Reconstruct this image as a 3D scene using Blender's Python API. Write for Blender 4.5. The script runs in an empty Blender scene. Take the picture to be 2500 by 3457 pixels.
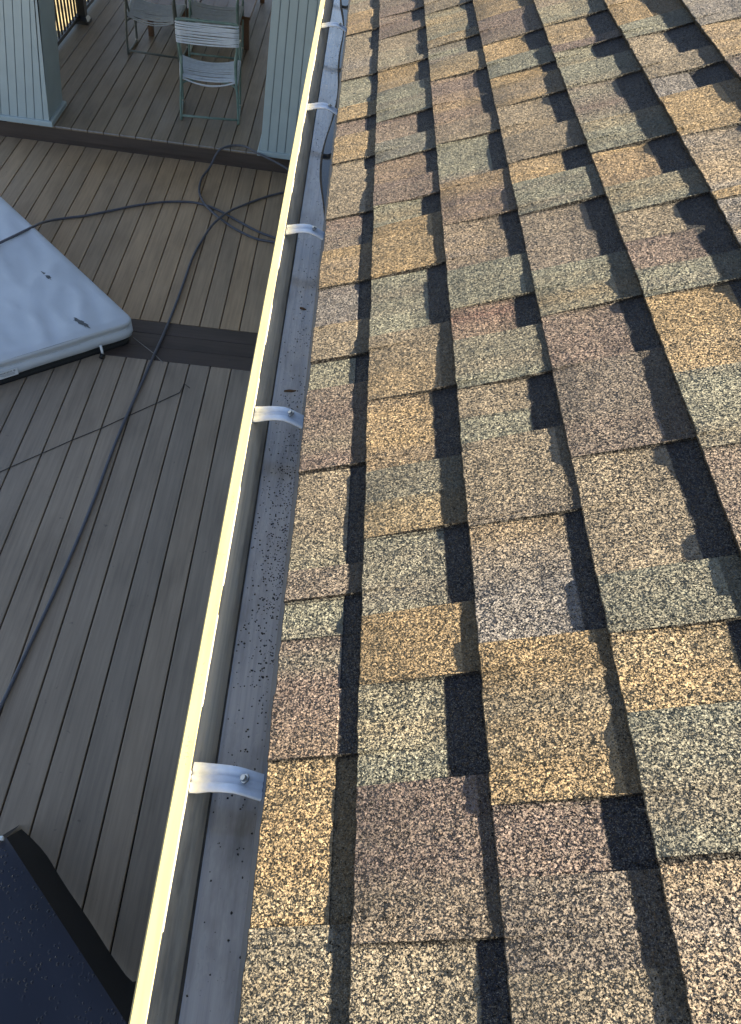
import bpy, bmesh, math, random
from mathutils import Vector, Matrix, noise as MN
random.seed(7)
R = math.radians
sc = bpy.context.scene
COL = sc.collection
# ------------------------------------------------------------------ camera
PITCH = R(23.346)          # slope of the roof
DEL = R(6.8)               # how far the sun stands above the roof plane
cam_d = bpy.data.cameras.new('camera'); cam = bpy.data.objects.new('camera', cam_d); COL.objects.link(cam)
cam_d.sensor_fit = 'HORIZONTAL'; cam_d.sensor_width = 36.0; cam_d.lens = 38.292
cam_d.clip_start = 0.02; cam_d.clip_end = 3000
rt = Vector((0.99188731, 0.01750299, 0.1259095)); dn = Vector((0.09647551, -0.74861724, -0.65594566)); fw = Vector((0.08277701, 0.66277136, -0.74423255))
m = Matrix((rt, -dn, -fw)).transposed().to_4x4(); m.translation = Vector((0.0130, 0.0, 0.8040)); cam.matrix_world = m
cam_d.dof.use_dof = False
sc.camera = cam
# ------------------------------------------------------------------ sky, sun, exposure
SUN_EL = PITCH + DEL; SUN_AZ = R(-3.0)     # the sun stands up-slope, a touch behind the camera
w = bpy.data.worlds.new('World'); sc.world = w; w.use_nodes = True
nt = w.node_tree; nt.nodes.clear()
sky = nt.nodes.new('ShaderNodeTexSky'); sky.sky_type = 'NISHITA'; sky.sun_disc = False
sky.sun_elevation = SUN_EL; sky.sun_rotation = R(90) - SUN_AZ; sky.altitude = 100; sky.air_density = 0.78; sky.dust_density = 0.2; sky.ozone_density = 1.0
bg = nt.nodes.new('ShaderNodeBackground'); bg.inputs['Strength'].default_value = 0.05
wo = nt.nodes.new('ShaderNodeOutputWorld'); tint = nt.nodes.new('ShaderNodeMixRGB'); tint.blend_type = 'MULTIPLY'; tint.inputs[0].default_value = 1.0; tint.inputs[2].default_value = (1.16, 1.0, 0.87, 1)   # the camera's warm white balance
nt.links.new(sky.outputs[0], tint.inputs[1]); nt.links.new(tint.outputs[0], bg.inputs[0]); nt.links.new(bg.outputs[0], wo.inputs[0])
sd = bpy.data.lights.new('sun', 'SUN'); sun = bpy.data.objects.new('sun', sd); COL.objects.link(sun)
sd.energy = 5.0; sd.angle = R(0.5); sd.color = (1.0, 0.86, 0.62)
SV = Vector((math.cos(SUN_EL)*math.cos(SUN_AZ), math.cos(SUN_EL)*math.sin(SUN_AZ), math.sin(SUN_EL)))
sun.rotation_euler = SV.to_track_quat('Z', 'Y').to_euler(); sun.location = (6, 0, 8)
vs = sc.view_settings; vs.view_transform = 'Standard'; vs.look = 'None'; vs.gamma = 1.0; vs.exposure = 2.85; vs.use_curve_mapping = False
# ------------------------------------------------------------------ helpers
def tag(o, label=None, cat=None, group=None, kind=None):
    if label: o['label'] = label
    if cat: o['category'] = cat
    if group: o['group'] = group
    if kind: o['kind'] = kind
    return o
def empty(name, loc=(0, 0, 0), rz=0.0):
    o = bpy.data.objects.new(name, None); o.location = loc; o.rotation_euler = (0, 0, rz); COL.objects.link(o); return o
class MB:
    def __init__(s): s.v = []; s.f = []; s.fs = []
    def add(s, vs_, fs_, smooth=False):
        n = len(s.v); s.v += [tuple(p) for p in vs_]
        for f in fs_: s.f.append(tuple(i+n for i in f)); s.fs.append(smooth)
    def box(s, a, b):
        (x0, y0, z0), (x1, y1, z1) = a, b
        s.add([(x0,y0,z0),(x1,y0,z0),(x1,y1,z0),(x0,y1,z0),(x0,y0,z1),(x1,y0,z1),(x1,y1,z1),(x0,y1,z1)],
              [(0,3,2,1),(4,5,6,7),(0,1,5,4),(1,2,6,5),(2,3,7,6),(3,0,4,7)])
    def cbox(s, a, b, c=0.003):
        # box with the four top edges chamfered
        (x0, y0, z0), (x1, y1, z1) = a, b
        v = [(x0,y0,z0),(x1,y0,z0),(x1,y1,z0),(x0,y1,z0),(x0,y0,z1-c),(x1,y0,z1-c),(x1,y1,z1-c),(x0,y1,z1-c),
             (x0+c,y0+c,z1),(x1-c,y0+c,z1),(x1-c,y1-c,z1),(x0+c,y1-c,z1)]
        s.add(v, [(0,3,2,1),(8,9,10,11)]+[(i,(i+1)%4,4+(i+1)%4,4+i) for i in range(4)]+[(4+i,4+(i+1)%4,8+(i+1)%4,8+i) for i in range(4)])
    def hexa(s, q0, q1):
        # solid between two quads
        s.add(list(q0)+list(q1), [(3,2,1,0),(4,5,6,7)]+[(i,(i+1)%4,4+(i+1)%4,4+i) for i in range(4)])
    def tube(s, pts, r, n=10, closed=False, cap=True):
        pts = [Vector(p) for p in pts]; N = len(pts); rings = []
        T = []
        for i in range(N):
            if closed: t = pts[(i+1) % N]-pts[i-1]
            else: t = pts[min(i+1, N-1)]-pts[max(i-1, 0)]
            T.append(t.normalized())
        u = T[0].orthogonal().normalized()
        for i in range(N):
            u = (u-T[i]*u.dot(T[i])).normalized(); v = T[i].cross(u)
            rr = r[i] if isinstance(r, (list, tuple)) else r
            rings.append([pts[i]+(u*math.cos(2*math.pi*k/n)+v*math.sin(2*math.pi*k/n))*rr for k in range(n)])
        vv = [p for ring in rings for p in ring]; ff = []
        for i in range(N if closed else N-1):
            j = (i+1) % N
            for k in range(n): ff.append((i*n+k, i*n+(k+1) % n, j*n+(k+1) % n, j*n+k))
        if cap and not closed: ff.append(tuple(range(n-1, -1, -1))); ff.append(tuple((N-1)*n+k for k in range(n)))
        s.add(vv, ff, True)
    def grid(s, rows, smooth=True):
        n = len(rows[0]); vv = [p for r_ in rows for p in r_]; ff = []
        for i in range(len(rows)-1):
            for j in range(n-1): ff.append((i*n+j, i*n+j+1, (i+1)*n+j+1, (i+1)*n+j))
        s.add(vv, ff, smooth)
    def build(s, name, mat, parent=None, bevel=0, cols=None):
        me = bpy.data.meshes.new(name); me.from_pydata(s.v, [], s.f); me.validate(verbose=False) if False else None
        for p, sm in zip(me.polygons, s.fs): p.use_smooth = sm
        if cols:
            a = me.color_attributes.new('tone', 'FLOAT_COLOR', 'POINT')
            flat = []
            for c in cols: flat += [c[0], c[1], c[2], 1.0]
            a.data.foreach_set('color', flat)
        me.materials.append(mat); me.update()
        o = bpy.data.objects.new(name, me); COL.objects.link(o)
        if parent: o.parent = parent
        if bevel:
            b = o.modifiers.new('bevel', 'BEVEL'); b.width = bevel; b.segments = 2; b.limit_method = 'ANGLE'; b.angle_limit = R(40)
        return o
def spline(pts, n=8):
    P = [Vector(p) for p in pts]; out = []
    for i in range(len(P)-1):
        p0 = P[max(i-1, 0)]; p1 = P[i]; p2 = P[i+1]; p3 = P[min(i+2, len(P)-1)]
        for k in range(n):
            t = k/n
            out.append(0.5*((2*p1)+(p2-p0)*t+(2*p0-5*p1+4*p2-p3)*t*t+(3*p1-p0-3*p2+p3)*t*t*t))
    out.append(P[-1]); return out
# ------------------------------------------------------------------ materials
class NB:
    def __init__(s, name):
        s.m = bpy.data.materials.new(name); s.m.use_nodes = True; s.t = s.m.node_tree; s.t.nodes.clear()
        s.o = s.t.nodes.new('ShaderNodeOutputMaterial'); s.b = s.t.nodes.new('ShaderNodeBsdfPrincipled'); s.t.links.new(s.b.outputs[0], s.o.inputs[0])
    def n(s, typ, **kw):
        nd = s.t.nodes.new('ShaderNode'+typ)
        for k, v in kw.items():
            if k.startswith('_'): setattr(nd, k[1:], v)
        return nd
    def L(s, a, b): s.t.links.new(a, b)
    def val(s, sock, v):
        if hasattr(v, 'is_linked') or isinstance(v, bpy.types.NodeSocket): s.L(v, sock)
        else: sock.default_value = v
    def math(s, op, a, b=0.0, c=None):
        nd = s.n('Math', _operation=op); s.val(nd.inputs[0], a); s.val(nd.inputs[1], b)
        if c is not None: s.val(nd.inputs[2], c)
        return nd.outputs[0]
    def vmath(s, op, a, b=None, scale=None):
        nd = s.n('VectorMath', _operation=op); s.val(nd.inputs[0], a)
        if b is not None: s.val(nd.inputs[1], b)
        if scale is not None: s.val(nd.inputs['Scale'], scale)
        return nd.outputs[0]
    def obj(s): return s.n('TexCoord').outputs['Object']
    def mapping(s, v, sc_=(1, 1, 1)):
        nd = s.n('Mapping'); s.L(v, nd.inputs[0]); nd.inputs['Scale'].default_value = sc_; return nd.outputs[0]
    def noise(s, v, scale, detail=3, rough=0.55, out='Fac'):
        nd = s.n('TexNoise'); s.L(v, nd.inputs['Vector']); nd.inputs['Scale'].default_value = scale; nd.inputs['Detail'].default_value = detail; nd.inputs['Roughness'].default_value = rough
        return nd.outputs[out]
    def voro(s, v, scale, out='Color'):
        nd = s.n('TexVoronoi'); s.L(v, nd.inputs['Vector']); nd.inputs['Scale'].default_value = scale; return nd.outputs[out]
    def ramp(s, f, stops, interp='LINEAR'):
        nd = s.n('ValToRGB'); s.L(f, nd.inputs[0]); cr = nd.color_ramp; cr.interpolation = interp
        while len(cr.elements) < len(stops): cr.elements.new(0.5)
        for e, (p, c) in zip(cr.elements, stops):
            e.position = p; e.color = (c, c, c, 1) if isinstance(c, (int, float)) else (*c, 1)
        return nd.outputs[0]
    def mix(s, f, a, b, mode='MIX'):
        nd = s.n('MixRGB', _blend_type=mode); s.val(nd.inputs[0], f)
        for i, v in ((1, a), (2, b)):
            if isinstance(v, tuple): nd.inputs[i].default_value = (*v, 1)
            else: s.L(v, nd.inputs[i])
        return nd.outputs[0]
    def set(s, **kw):
        nm = {'base': 'Base Color', 'rough': 'Roughness', 'metal': 'Metallic', 'spec': 'Specular IOR Level', 'normal': 'Normal', 'coat': 'Coat Weight', 'coatr': 'Coat Roughness', 'trans': 'Transmission Weight', 'ior': 'IOR', 'alpha': 'Alpha'}
        for k, v in kw.items():
            i = s.b.inputs[nm[k]]
            if isinstance(v, tuple): i.default_value = (*v, 1)
            else: s.val(i, v)
        return s
    def bump(s, h, dist, strength=1.0):
        nd = s.n('Bump'); s.L(h, nd.inputs['Height']); nd.inputs['Distance'].default_value = dist; nd.inputs['Strength'].default_value = strength; return nd.outputs[0]

def mat_granules():
    b = NB('asphalt_granules'); co = b.obj()
    # every granule is a small chip with its own facing and shade
    ca = b.voro(co, 640.0); cb = b.voro(co, 1350.0)
    n1 = b.vmath('SUBTRACT', ca, (0.5, 0.5, 0.5)); n2 = b.vmath('SUBTRACT', cb, (0.5, 0.5, 0.5))
    pert = b.vmath('ADD', b.vmath('SCALE', n1, scale=1.75), b.vmath('SCALE', n2, scale=1.6))
    cc = b.voro(co, 330.0); n3 = b.vmath('SUBTRACT', cc, (0.5, 0.5, 0.5)); pert = b.vmath('ADD', pert, b.vmath('SCALE', n3, scale=0.55))
    nrm = b.vmath('NORMALIZE', b.vmath('ADD', b.n('NewGeometry').outputs['Normal'], pert))
    tone = b.n('VertexColor', _layer_name='tone').outputs[0]
    sep = b.n('SeparateColor'); b.L(ca, sep.inputs[0])
    sep2 = b.n('SeparateColor'); b.L(cb, sep2.inputs[0])
    shade = b.ramp(sep.outputs[0], [(0, 0.55), (0.3, 0.85), (0.75, 1.12), (0.93, 1.3), (1.0, 2.0)])
    c = b.mix(1.0, tone, shade, 'MULTIPLY')
    sep3 = b.n('SeparateColor'); b.L(cc, sep3.inputs[0])
    c = b.mix(1.0, c, b.ramp(sep3.outputs[1], [(0, 0.86), (0.5, 1.0), (0.85, 1.06), (1.0, 1.25)]), 'MULTIPLY')
    # odd granules of other colours
    odd = b.ramp(sep.outputs[1], [(0.0, (0.25, 0.15, 0.065)), (0.08, (0.25, 0.15, 0.065)), (0.16, (0.06, 0.05, 0.047)), (0.22, (0.25, 0.24, 0.21))], 'CONSTANT')
    c = b.mix(b.ramp(sep2.outputs[2], [(0.0, 0.30), (0.25, 0.0)], 'CONSTANT'), c, odd)
    big = b.noise(co, 16.0, 6, 0.65)
    c = b.mix(1.0, c, b.ramp(big, [(0.25, 0.78), (0.75, 1.2)]), 'MULTIPLY')
    b.set(base=c, rough=0.68, spec=0.22, normal=nrm); return b.m
def mat_simple(name, col, rough=0.6, var=0.12, scale=12.0, metal=0.0, spec=0.5, bump=0.0, bscale=80.0):
    b = NB(name); co = b.obj(); f = b.noise(co, scale, 5)
    lo = tuple(c*(1-var) for c in col); hi = tuple(min(1, c*(1+var)) for c in col)
    b.set(base=b.ramp(f, [(0.3, lo), (0.7, hi)]), rough=rough, metal=metal, spec=spec)
    if bump: b.set(normal=b.bump(b.noise(co, bscale, 4), bump))
    return b.m
def mat_board(name, ca_, cb_, axis=1, rough=0.5):
    b = NB(name); co = b.obj(); isl = b.n('NewGeometry').outputs['Random Per Island']
    off = b.n('CombineXYZ'); b.L(b.math('MULTIPLY', isl, 37.0), off.inputs[0]); b.L(b.math('MULTIPLY', isl, 91.0), off.inputs[1])
    v = b.vmath('ADD', co, off.outputs[0])
    scl = (60, 2.2, 60) if axis == 1 else (2.2, 60, 60)
    grain = b.noise(b.mapping(v, scl), 1.0, 5, 0.65); blot = b.noise(b.mapping(v, (5, 1.6, 5) if axis == 1 else (1.6, 5, 5)), 1.0, 4)
    base = b.ramp(isl, [(0.0, ca_), (0.35, tuple(x*1.12 for x in ca_)), (0.7, cb_), (1.0, tuple(x*1.1 for x in cb_))])
    base = b.mix(1.0, base, b.ramp(grain, [(0.25, 0.78), (0.75, 1.2)]), 'MULTIPLY')
    base = b.mix(1.0, base, b.ramp(blot, [(0.25, 0.72), (0.5, 1.0), (0.8, 1.12)]), 'MULTIPLY')
    spots = b.noise(co, 24.0, 2)
    base = b.mix(b.ramp(spots, [(0.72, 0.0), (0.80, 0.5)]), base, (0.03, 0.028, 0.026))
    b.set(base=base, rough=b.ramp(blot, [(0.2, rough+0.12), (0.8, rough-0.06)]), spec=0.4, normal=b.bump(grain, 0.0004, 0.5)); return b.m
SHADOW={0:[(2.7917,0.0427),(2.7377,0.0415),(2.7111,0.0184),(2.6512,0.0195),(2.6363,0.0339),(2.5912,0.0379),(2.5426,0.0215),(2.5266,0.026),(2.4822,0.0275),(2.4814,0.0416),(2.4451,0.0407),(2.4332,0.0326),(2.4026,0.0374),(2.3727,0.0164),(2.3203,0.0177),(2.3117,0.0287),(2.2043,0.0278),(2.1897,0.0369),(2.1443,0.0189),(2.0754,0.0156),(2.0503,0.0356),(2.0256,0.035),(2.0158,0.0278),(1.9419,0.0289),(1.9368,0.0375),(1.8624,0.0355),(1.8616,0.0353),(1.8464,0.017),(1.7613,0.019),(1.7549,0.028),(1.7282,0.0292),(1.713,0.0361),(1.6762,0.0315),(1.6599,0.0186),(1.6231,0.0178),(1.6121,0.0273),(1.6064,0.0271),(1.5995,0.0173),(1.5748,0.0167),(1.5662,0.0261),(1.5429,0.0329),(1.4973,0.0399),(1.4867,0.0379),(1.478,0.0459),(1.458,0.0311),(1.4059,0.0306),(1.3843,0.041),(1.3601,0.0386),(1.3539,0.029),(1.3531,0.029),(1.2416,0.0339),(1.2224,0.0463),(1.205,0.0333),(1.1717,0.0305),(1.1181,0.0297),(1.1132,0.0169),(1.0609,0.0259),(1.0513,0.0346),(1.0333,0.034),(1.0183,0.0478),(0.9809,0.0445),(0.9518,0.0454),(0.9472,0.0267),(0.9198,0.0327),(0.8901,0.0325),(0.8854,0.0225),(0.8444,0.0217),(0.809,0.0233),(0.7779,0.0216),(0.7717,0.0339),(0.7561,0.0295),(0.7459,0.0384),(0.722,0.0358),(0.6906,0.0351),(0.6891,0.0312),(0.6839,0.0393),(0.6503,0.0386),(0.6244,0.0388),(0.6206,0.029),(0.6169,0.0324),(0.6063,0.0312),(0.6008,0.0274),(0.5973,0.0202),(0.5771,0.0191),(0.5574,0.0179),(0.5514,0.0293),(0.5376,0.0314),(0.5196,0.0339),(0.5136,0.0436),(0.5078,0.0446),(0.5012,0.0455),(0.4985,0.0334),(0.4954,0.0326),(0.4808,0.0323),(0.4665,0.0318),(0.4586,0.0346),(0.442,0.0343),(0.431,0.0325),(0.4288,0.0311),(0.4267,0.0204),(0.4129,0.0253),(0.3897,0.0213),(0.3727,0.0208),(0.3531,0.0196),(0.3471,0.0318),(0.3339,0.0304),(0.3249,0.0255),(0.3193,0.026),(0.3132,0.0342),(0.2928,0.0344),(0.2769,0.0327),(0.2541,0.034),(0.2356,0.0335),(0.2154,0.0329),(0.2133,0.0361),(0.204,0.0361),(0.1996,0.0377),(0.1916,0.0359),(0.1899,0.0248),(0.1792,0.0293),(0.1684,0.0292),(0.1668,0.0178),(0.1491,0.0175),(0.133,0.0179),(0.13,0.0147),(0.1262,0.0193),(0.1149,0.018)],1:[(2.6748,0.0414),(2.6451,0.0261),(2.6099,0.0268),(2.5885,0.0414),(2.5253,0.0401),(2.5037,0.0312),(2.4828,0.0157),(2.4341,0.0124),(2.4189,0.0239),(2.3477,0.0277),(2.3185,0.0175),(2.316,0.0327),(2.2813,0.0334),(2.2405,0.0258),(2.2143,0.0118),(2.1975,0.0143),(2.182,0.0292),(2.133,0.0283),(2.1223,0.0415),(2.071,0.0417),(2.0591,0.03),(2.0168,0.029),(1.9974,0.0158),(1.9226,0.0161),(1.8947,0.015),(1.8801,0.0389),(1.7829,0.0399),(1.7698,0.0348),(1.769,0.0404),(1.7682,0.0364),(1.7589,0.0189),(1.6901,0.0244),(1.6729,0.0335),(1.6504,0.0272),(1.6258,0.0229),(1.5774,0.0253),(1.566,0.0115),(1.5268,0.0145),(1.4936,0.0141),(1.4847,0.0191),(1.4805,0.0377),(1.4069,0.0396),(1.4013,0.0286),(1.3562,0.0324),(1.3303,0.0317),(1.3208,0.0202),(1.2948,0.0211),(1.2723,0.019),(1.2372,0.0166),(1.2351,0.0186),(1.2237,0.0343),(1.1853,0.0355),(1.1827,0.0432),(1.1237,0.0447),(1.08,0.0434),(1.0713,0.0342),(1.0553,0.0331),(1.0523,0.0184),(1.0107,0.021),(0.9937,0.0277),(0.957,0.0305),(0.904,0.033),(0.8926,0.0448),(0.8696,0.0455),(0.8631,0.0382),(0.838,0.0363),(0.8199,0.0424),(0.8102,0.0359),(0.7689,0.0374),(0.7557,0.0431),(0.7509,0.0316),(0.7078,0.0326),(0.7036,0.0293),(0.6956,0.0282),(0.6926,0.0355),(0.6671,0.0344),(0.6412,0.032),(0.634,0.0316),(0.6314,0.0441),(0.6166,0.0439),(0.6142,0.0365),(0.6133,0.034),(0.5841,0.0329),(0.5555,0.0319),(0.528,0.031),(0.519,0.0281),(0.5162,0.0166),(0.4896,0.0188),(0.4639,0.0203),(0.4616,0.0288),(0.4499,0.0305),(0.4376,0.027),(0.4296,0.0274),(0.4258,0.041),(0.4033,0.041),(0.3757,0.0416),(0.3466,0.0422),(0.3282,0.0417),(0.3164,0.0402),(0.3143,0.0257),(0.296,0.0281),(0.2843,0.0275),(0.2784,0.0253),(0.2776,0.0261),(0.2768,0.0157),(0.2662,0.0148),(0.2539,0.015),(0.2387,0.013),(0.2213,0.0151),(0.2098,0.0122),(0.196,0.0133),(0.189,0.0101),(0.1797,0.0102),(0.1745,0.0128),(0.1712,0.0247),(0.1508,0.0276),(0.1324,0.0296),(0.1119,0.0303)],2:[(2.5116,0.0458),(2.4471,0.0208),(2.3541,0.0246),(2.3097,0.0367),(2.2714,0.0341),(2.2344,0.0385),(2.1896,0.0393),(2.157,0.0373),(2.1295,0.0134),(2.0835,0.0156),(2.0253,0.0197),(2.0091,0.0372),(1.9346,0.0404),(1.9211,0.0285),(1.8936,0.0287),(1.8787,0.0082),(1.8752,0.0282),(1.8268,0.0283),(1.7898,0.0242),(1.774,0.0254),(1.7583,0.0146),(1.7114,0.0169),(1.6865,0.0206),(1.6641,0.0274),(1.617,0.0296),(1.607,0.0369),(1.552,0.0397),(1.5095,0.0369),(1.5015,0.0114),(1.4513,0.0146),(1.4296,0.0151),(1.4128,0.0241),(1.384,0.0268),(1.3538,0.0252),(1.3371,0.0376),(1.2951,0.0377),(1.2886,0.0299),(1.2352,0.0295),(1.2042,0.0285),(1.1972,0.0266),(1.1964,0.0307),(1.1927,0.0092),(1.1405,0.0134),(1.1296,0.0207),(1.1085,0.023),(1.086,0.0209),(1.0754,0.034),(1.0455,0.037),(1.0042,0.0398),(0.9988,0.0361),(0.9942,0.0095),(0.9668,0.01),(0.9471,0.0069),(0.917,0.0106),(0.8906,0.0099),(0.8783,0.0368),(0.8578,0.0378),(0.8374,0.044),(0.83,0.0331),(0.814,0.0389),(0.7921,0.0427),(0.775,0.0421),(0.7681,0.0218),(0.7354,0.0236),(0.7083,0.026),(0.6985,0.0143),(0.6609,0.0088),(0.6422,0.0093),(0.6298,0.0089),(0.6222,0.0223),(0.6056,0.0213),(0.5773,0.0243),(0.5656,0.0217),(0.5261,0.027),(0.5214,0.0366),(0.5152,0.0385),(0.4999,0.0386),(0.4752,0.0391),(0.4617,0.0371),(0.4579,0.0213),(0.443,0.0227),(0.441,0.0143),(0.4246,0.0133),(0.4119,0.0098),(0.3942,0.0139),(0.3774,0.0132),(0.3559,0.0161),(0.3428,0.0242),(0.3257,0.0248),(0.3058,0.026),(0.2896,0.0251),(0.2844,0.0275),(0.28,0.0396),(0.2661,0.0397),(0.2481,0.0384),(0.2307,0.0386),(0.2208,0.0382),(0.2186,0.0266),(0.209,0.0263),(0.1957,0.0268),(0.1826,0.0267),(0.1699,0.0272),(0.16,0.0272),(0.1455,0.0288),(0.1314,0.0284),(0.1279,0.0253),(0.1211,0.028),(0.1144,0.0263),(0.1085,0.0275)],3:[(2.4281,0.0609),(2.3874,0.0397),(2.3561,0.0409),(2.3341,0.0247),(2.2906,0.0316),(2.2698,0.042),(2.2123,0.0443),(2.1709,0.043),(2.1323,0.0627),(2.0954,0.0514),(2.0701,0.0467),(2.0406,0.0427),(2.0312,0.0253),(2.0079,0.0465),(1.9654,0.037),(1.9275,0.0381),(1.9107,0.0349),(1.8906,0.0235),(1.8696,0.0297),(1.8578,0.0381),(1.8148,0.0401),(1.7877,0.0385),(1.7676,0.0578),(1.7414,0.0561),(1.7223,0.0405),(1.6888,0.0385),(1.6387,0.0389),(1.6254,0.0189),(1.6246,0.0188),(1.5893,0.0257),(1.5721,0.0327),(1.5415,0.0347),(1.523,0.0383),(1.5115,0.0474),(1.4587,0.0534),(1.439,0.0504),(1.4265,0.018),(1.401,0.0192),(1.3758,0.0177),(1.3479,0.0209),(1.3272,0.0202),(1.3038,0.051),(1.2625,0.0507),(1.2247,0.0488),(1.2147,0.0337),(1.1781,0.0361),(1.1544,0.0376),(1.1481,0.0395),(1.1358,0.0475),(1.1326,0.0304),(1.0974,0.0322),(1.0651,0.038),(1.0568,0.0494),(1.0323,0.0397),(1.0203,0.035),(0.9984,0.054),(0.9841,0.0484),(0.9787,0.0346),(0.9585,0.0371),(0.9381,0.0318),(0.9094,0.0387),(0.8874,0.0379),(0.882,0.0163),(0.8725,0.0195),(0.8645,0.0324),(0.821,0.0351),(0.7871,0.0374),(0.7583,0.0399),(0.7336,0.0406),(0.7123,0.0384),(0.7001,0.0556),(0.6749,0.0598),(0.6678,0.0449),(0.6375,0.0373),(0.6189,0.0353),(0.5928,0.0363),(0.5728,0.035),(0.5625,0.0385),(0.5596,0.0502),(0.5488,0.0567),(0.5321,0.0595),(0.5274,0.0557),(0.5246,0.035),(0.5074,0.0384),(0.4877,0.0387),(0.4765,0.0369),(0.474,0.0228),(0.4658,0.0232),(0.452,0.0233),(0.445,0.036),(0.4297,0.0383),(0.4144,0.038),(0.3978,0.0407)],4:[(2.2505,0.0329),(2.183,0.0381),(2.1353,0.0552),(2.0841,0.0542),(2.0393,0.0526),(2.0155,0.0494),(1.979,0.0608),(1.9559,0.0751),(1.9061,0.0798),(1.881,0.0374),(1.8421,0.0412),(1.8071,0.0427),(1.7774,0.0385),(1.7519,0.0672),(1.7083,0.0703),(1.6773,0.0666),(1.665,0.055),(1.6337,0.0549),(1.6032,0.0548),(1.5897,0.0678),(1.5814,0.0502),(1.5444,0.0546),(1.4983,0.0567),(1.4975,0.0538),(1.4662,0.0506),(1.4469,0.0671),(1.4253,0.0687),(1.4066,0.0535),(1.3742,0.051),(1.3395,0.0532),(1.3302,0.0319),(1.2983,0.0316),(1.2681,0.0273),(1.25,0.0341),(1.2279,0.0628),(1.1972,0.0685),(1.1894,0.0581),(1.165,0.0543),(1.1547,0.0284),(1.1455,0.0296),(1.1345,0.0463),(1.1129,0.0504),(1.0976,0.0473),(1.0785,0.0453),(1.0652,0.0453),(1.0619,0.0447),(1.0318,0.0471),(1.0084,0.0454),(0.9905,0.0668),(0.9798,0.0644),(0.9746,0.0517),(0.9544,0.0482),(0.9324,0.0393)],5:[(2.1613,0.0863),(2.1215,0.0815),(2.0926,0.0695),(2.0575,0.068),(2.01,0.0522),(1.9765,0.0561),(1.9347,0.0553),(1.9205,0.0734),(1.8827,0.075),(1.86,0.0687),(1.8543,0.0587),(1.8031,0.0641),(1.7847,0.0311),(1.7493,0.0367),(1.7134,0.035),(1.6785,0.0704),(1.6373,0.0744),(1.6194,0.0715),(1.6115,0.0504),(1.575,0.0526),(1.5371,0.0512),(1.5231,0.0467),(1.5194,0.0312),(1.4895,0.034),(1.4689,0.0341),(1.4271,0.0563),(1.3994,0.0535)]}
PIECES={0:[(2.714,'Gt'),(2.5343,'Tg*'),(2.3722,'Tt'),(2.1936,'Sg*'),(2.0197,'Gt'),(1.936,'Mg*'),(1.8552,'Gt'),(1.7201,'Tg*'),(1.6614,'Tt'),(1.4772,'Mg*'),(1.3567,'Gt'),(1.2328,'Vg*'),(1.1151,'Tt'),(1.0215,'Sg*'),(0.9495,'Mt'),(0.7738,'Tg*'),(0.599,'Nt'),(0.5534,'Sg*'),(0.4985,'Mg*'),(0.4269,'Mt*'),(0.3503,'Gg'),(0.1908,'Ht')],1:[(2.5924,'Mg*'),(2.4872,'Mt'),(2.4251,'Tg*'),(2.2243,'Tt'),(2.1898,'Gg*'),(2.0586,'St'),(1.8805,'Mg*'),(1.7661,'St'),(1.6743,'Mg*'),(1.5708,'Mt'),(1.4813,'Sg*'),(1.4041,'Gt'),(1.2279,'Sg*'),(1.0545,'Tt'),(0.897,'Gg*'),(0.7526,'St'),(0.6942,'Gt'),(0.6343,'Sg*'),(0.5178,'Gt'),(0.4269,'Sg*'),(0.3153,'Mt'),(0.1732,'Hg*')],2:[(2.5117,'Sg*'),(2.3032,'Gt'),(2.2481,'Sg*'),(2.1403,'Gt'),(2.0218,'Mg*'),(1.7707,'Tt'),(1.676,'Sg*'),(1.5051,'Mt'),(1.3422,'Ng*'),(1.1957,'St'),(1.0809,'Rg*'),(0.9965,'St'),(0.8835,'Tg*'),(0.8212,'Sg*'),(0.7708,'Tt'),(0.6251,'Vg*'),(0.4583,'Gt'),(0.2833,'Mg*'),(0.2193,'Nt'),(0.1455,'Tt')],3:[(2.3376,'Mt'),(2.1567,'Gg*'),(2.0378,'St'),(1.9406,'Gg*'),(1.8923,'Gt'),(1.7756,'Tg*'),(1.6311,'Tt'),(1.5161,'Gg*'),(1.431,'St'),(1.3166,'Ng*'),(1.1338,'St'),(1.0111,'Mg*'),(0.8855,'Nt'),(0.7067,'Tg*'),(0.5261,'St'),(0.4492,'Gg*'),(0.3607,'St'),(0.2271,'Ng*')],4:[(2.1514,'Gg*'),(2.0119,'Mt'),(1.9698,'Sg*'),(1.8805,'St'),(1.7688,'Mg*'),(1.5924,'St'),(1.4677,'Gg*'),(1.3336,'St'),(1.243,'Tg*'),(1.1557,'Mg*'),(1.0686,'St'),(0.9991,'Gg*'),(0.8235,'St'),(0.6827,'Mg*')],5:[(2.0225,'St'),(1.9316,'Tg*'),(1.7912,'Tt'),(1.7035,'Vg*'),(1.6146,'Gt'),(1.4406,'Vg*'),(1.2374,'Gt'),(1.2086,'Vg')],6:[(1.8858,'Gg*')]}
FIRST={0:'T',1:'M',2:'T',3:'G',4:'S',5:'G',6:'V'}
M = {}
M['gran'] = mat_granules()
M['edge'] = mat_simple('shingle_asphalt', (0.035, 0.028, 0.022), 0.9)
M['deck'] = mat_board('composite_deck_board', (0.395, 0.268, 0.158), (0.345, 0.245, 0.155))
M['deck_grey'] = mat_board('sky_tinted_deck_board', (0.305, 0.232, 0.165), (0.270, 0.212, 0.158))  # cooler grey stands in for open sky light on the near boards
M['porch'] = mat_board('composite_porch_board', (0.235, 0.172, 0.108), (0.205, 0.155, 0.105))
M['dark'] = mat_board('dark_border_board', (0.066, 0.047, 0.038), (0.074, 0.053, 0.042), axis=0)
M['under'] = mat_simple('dark_underside', (0.012, 0.011, 0.010), 0.9)
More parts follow.
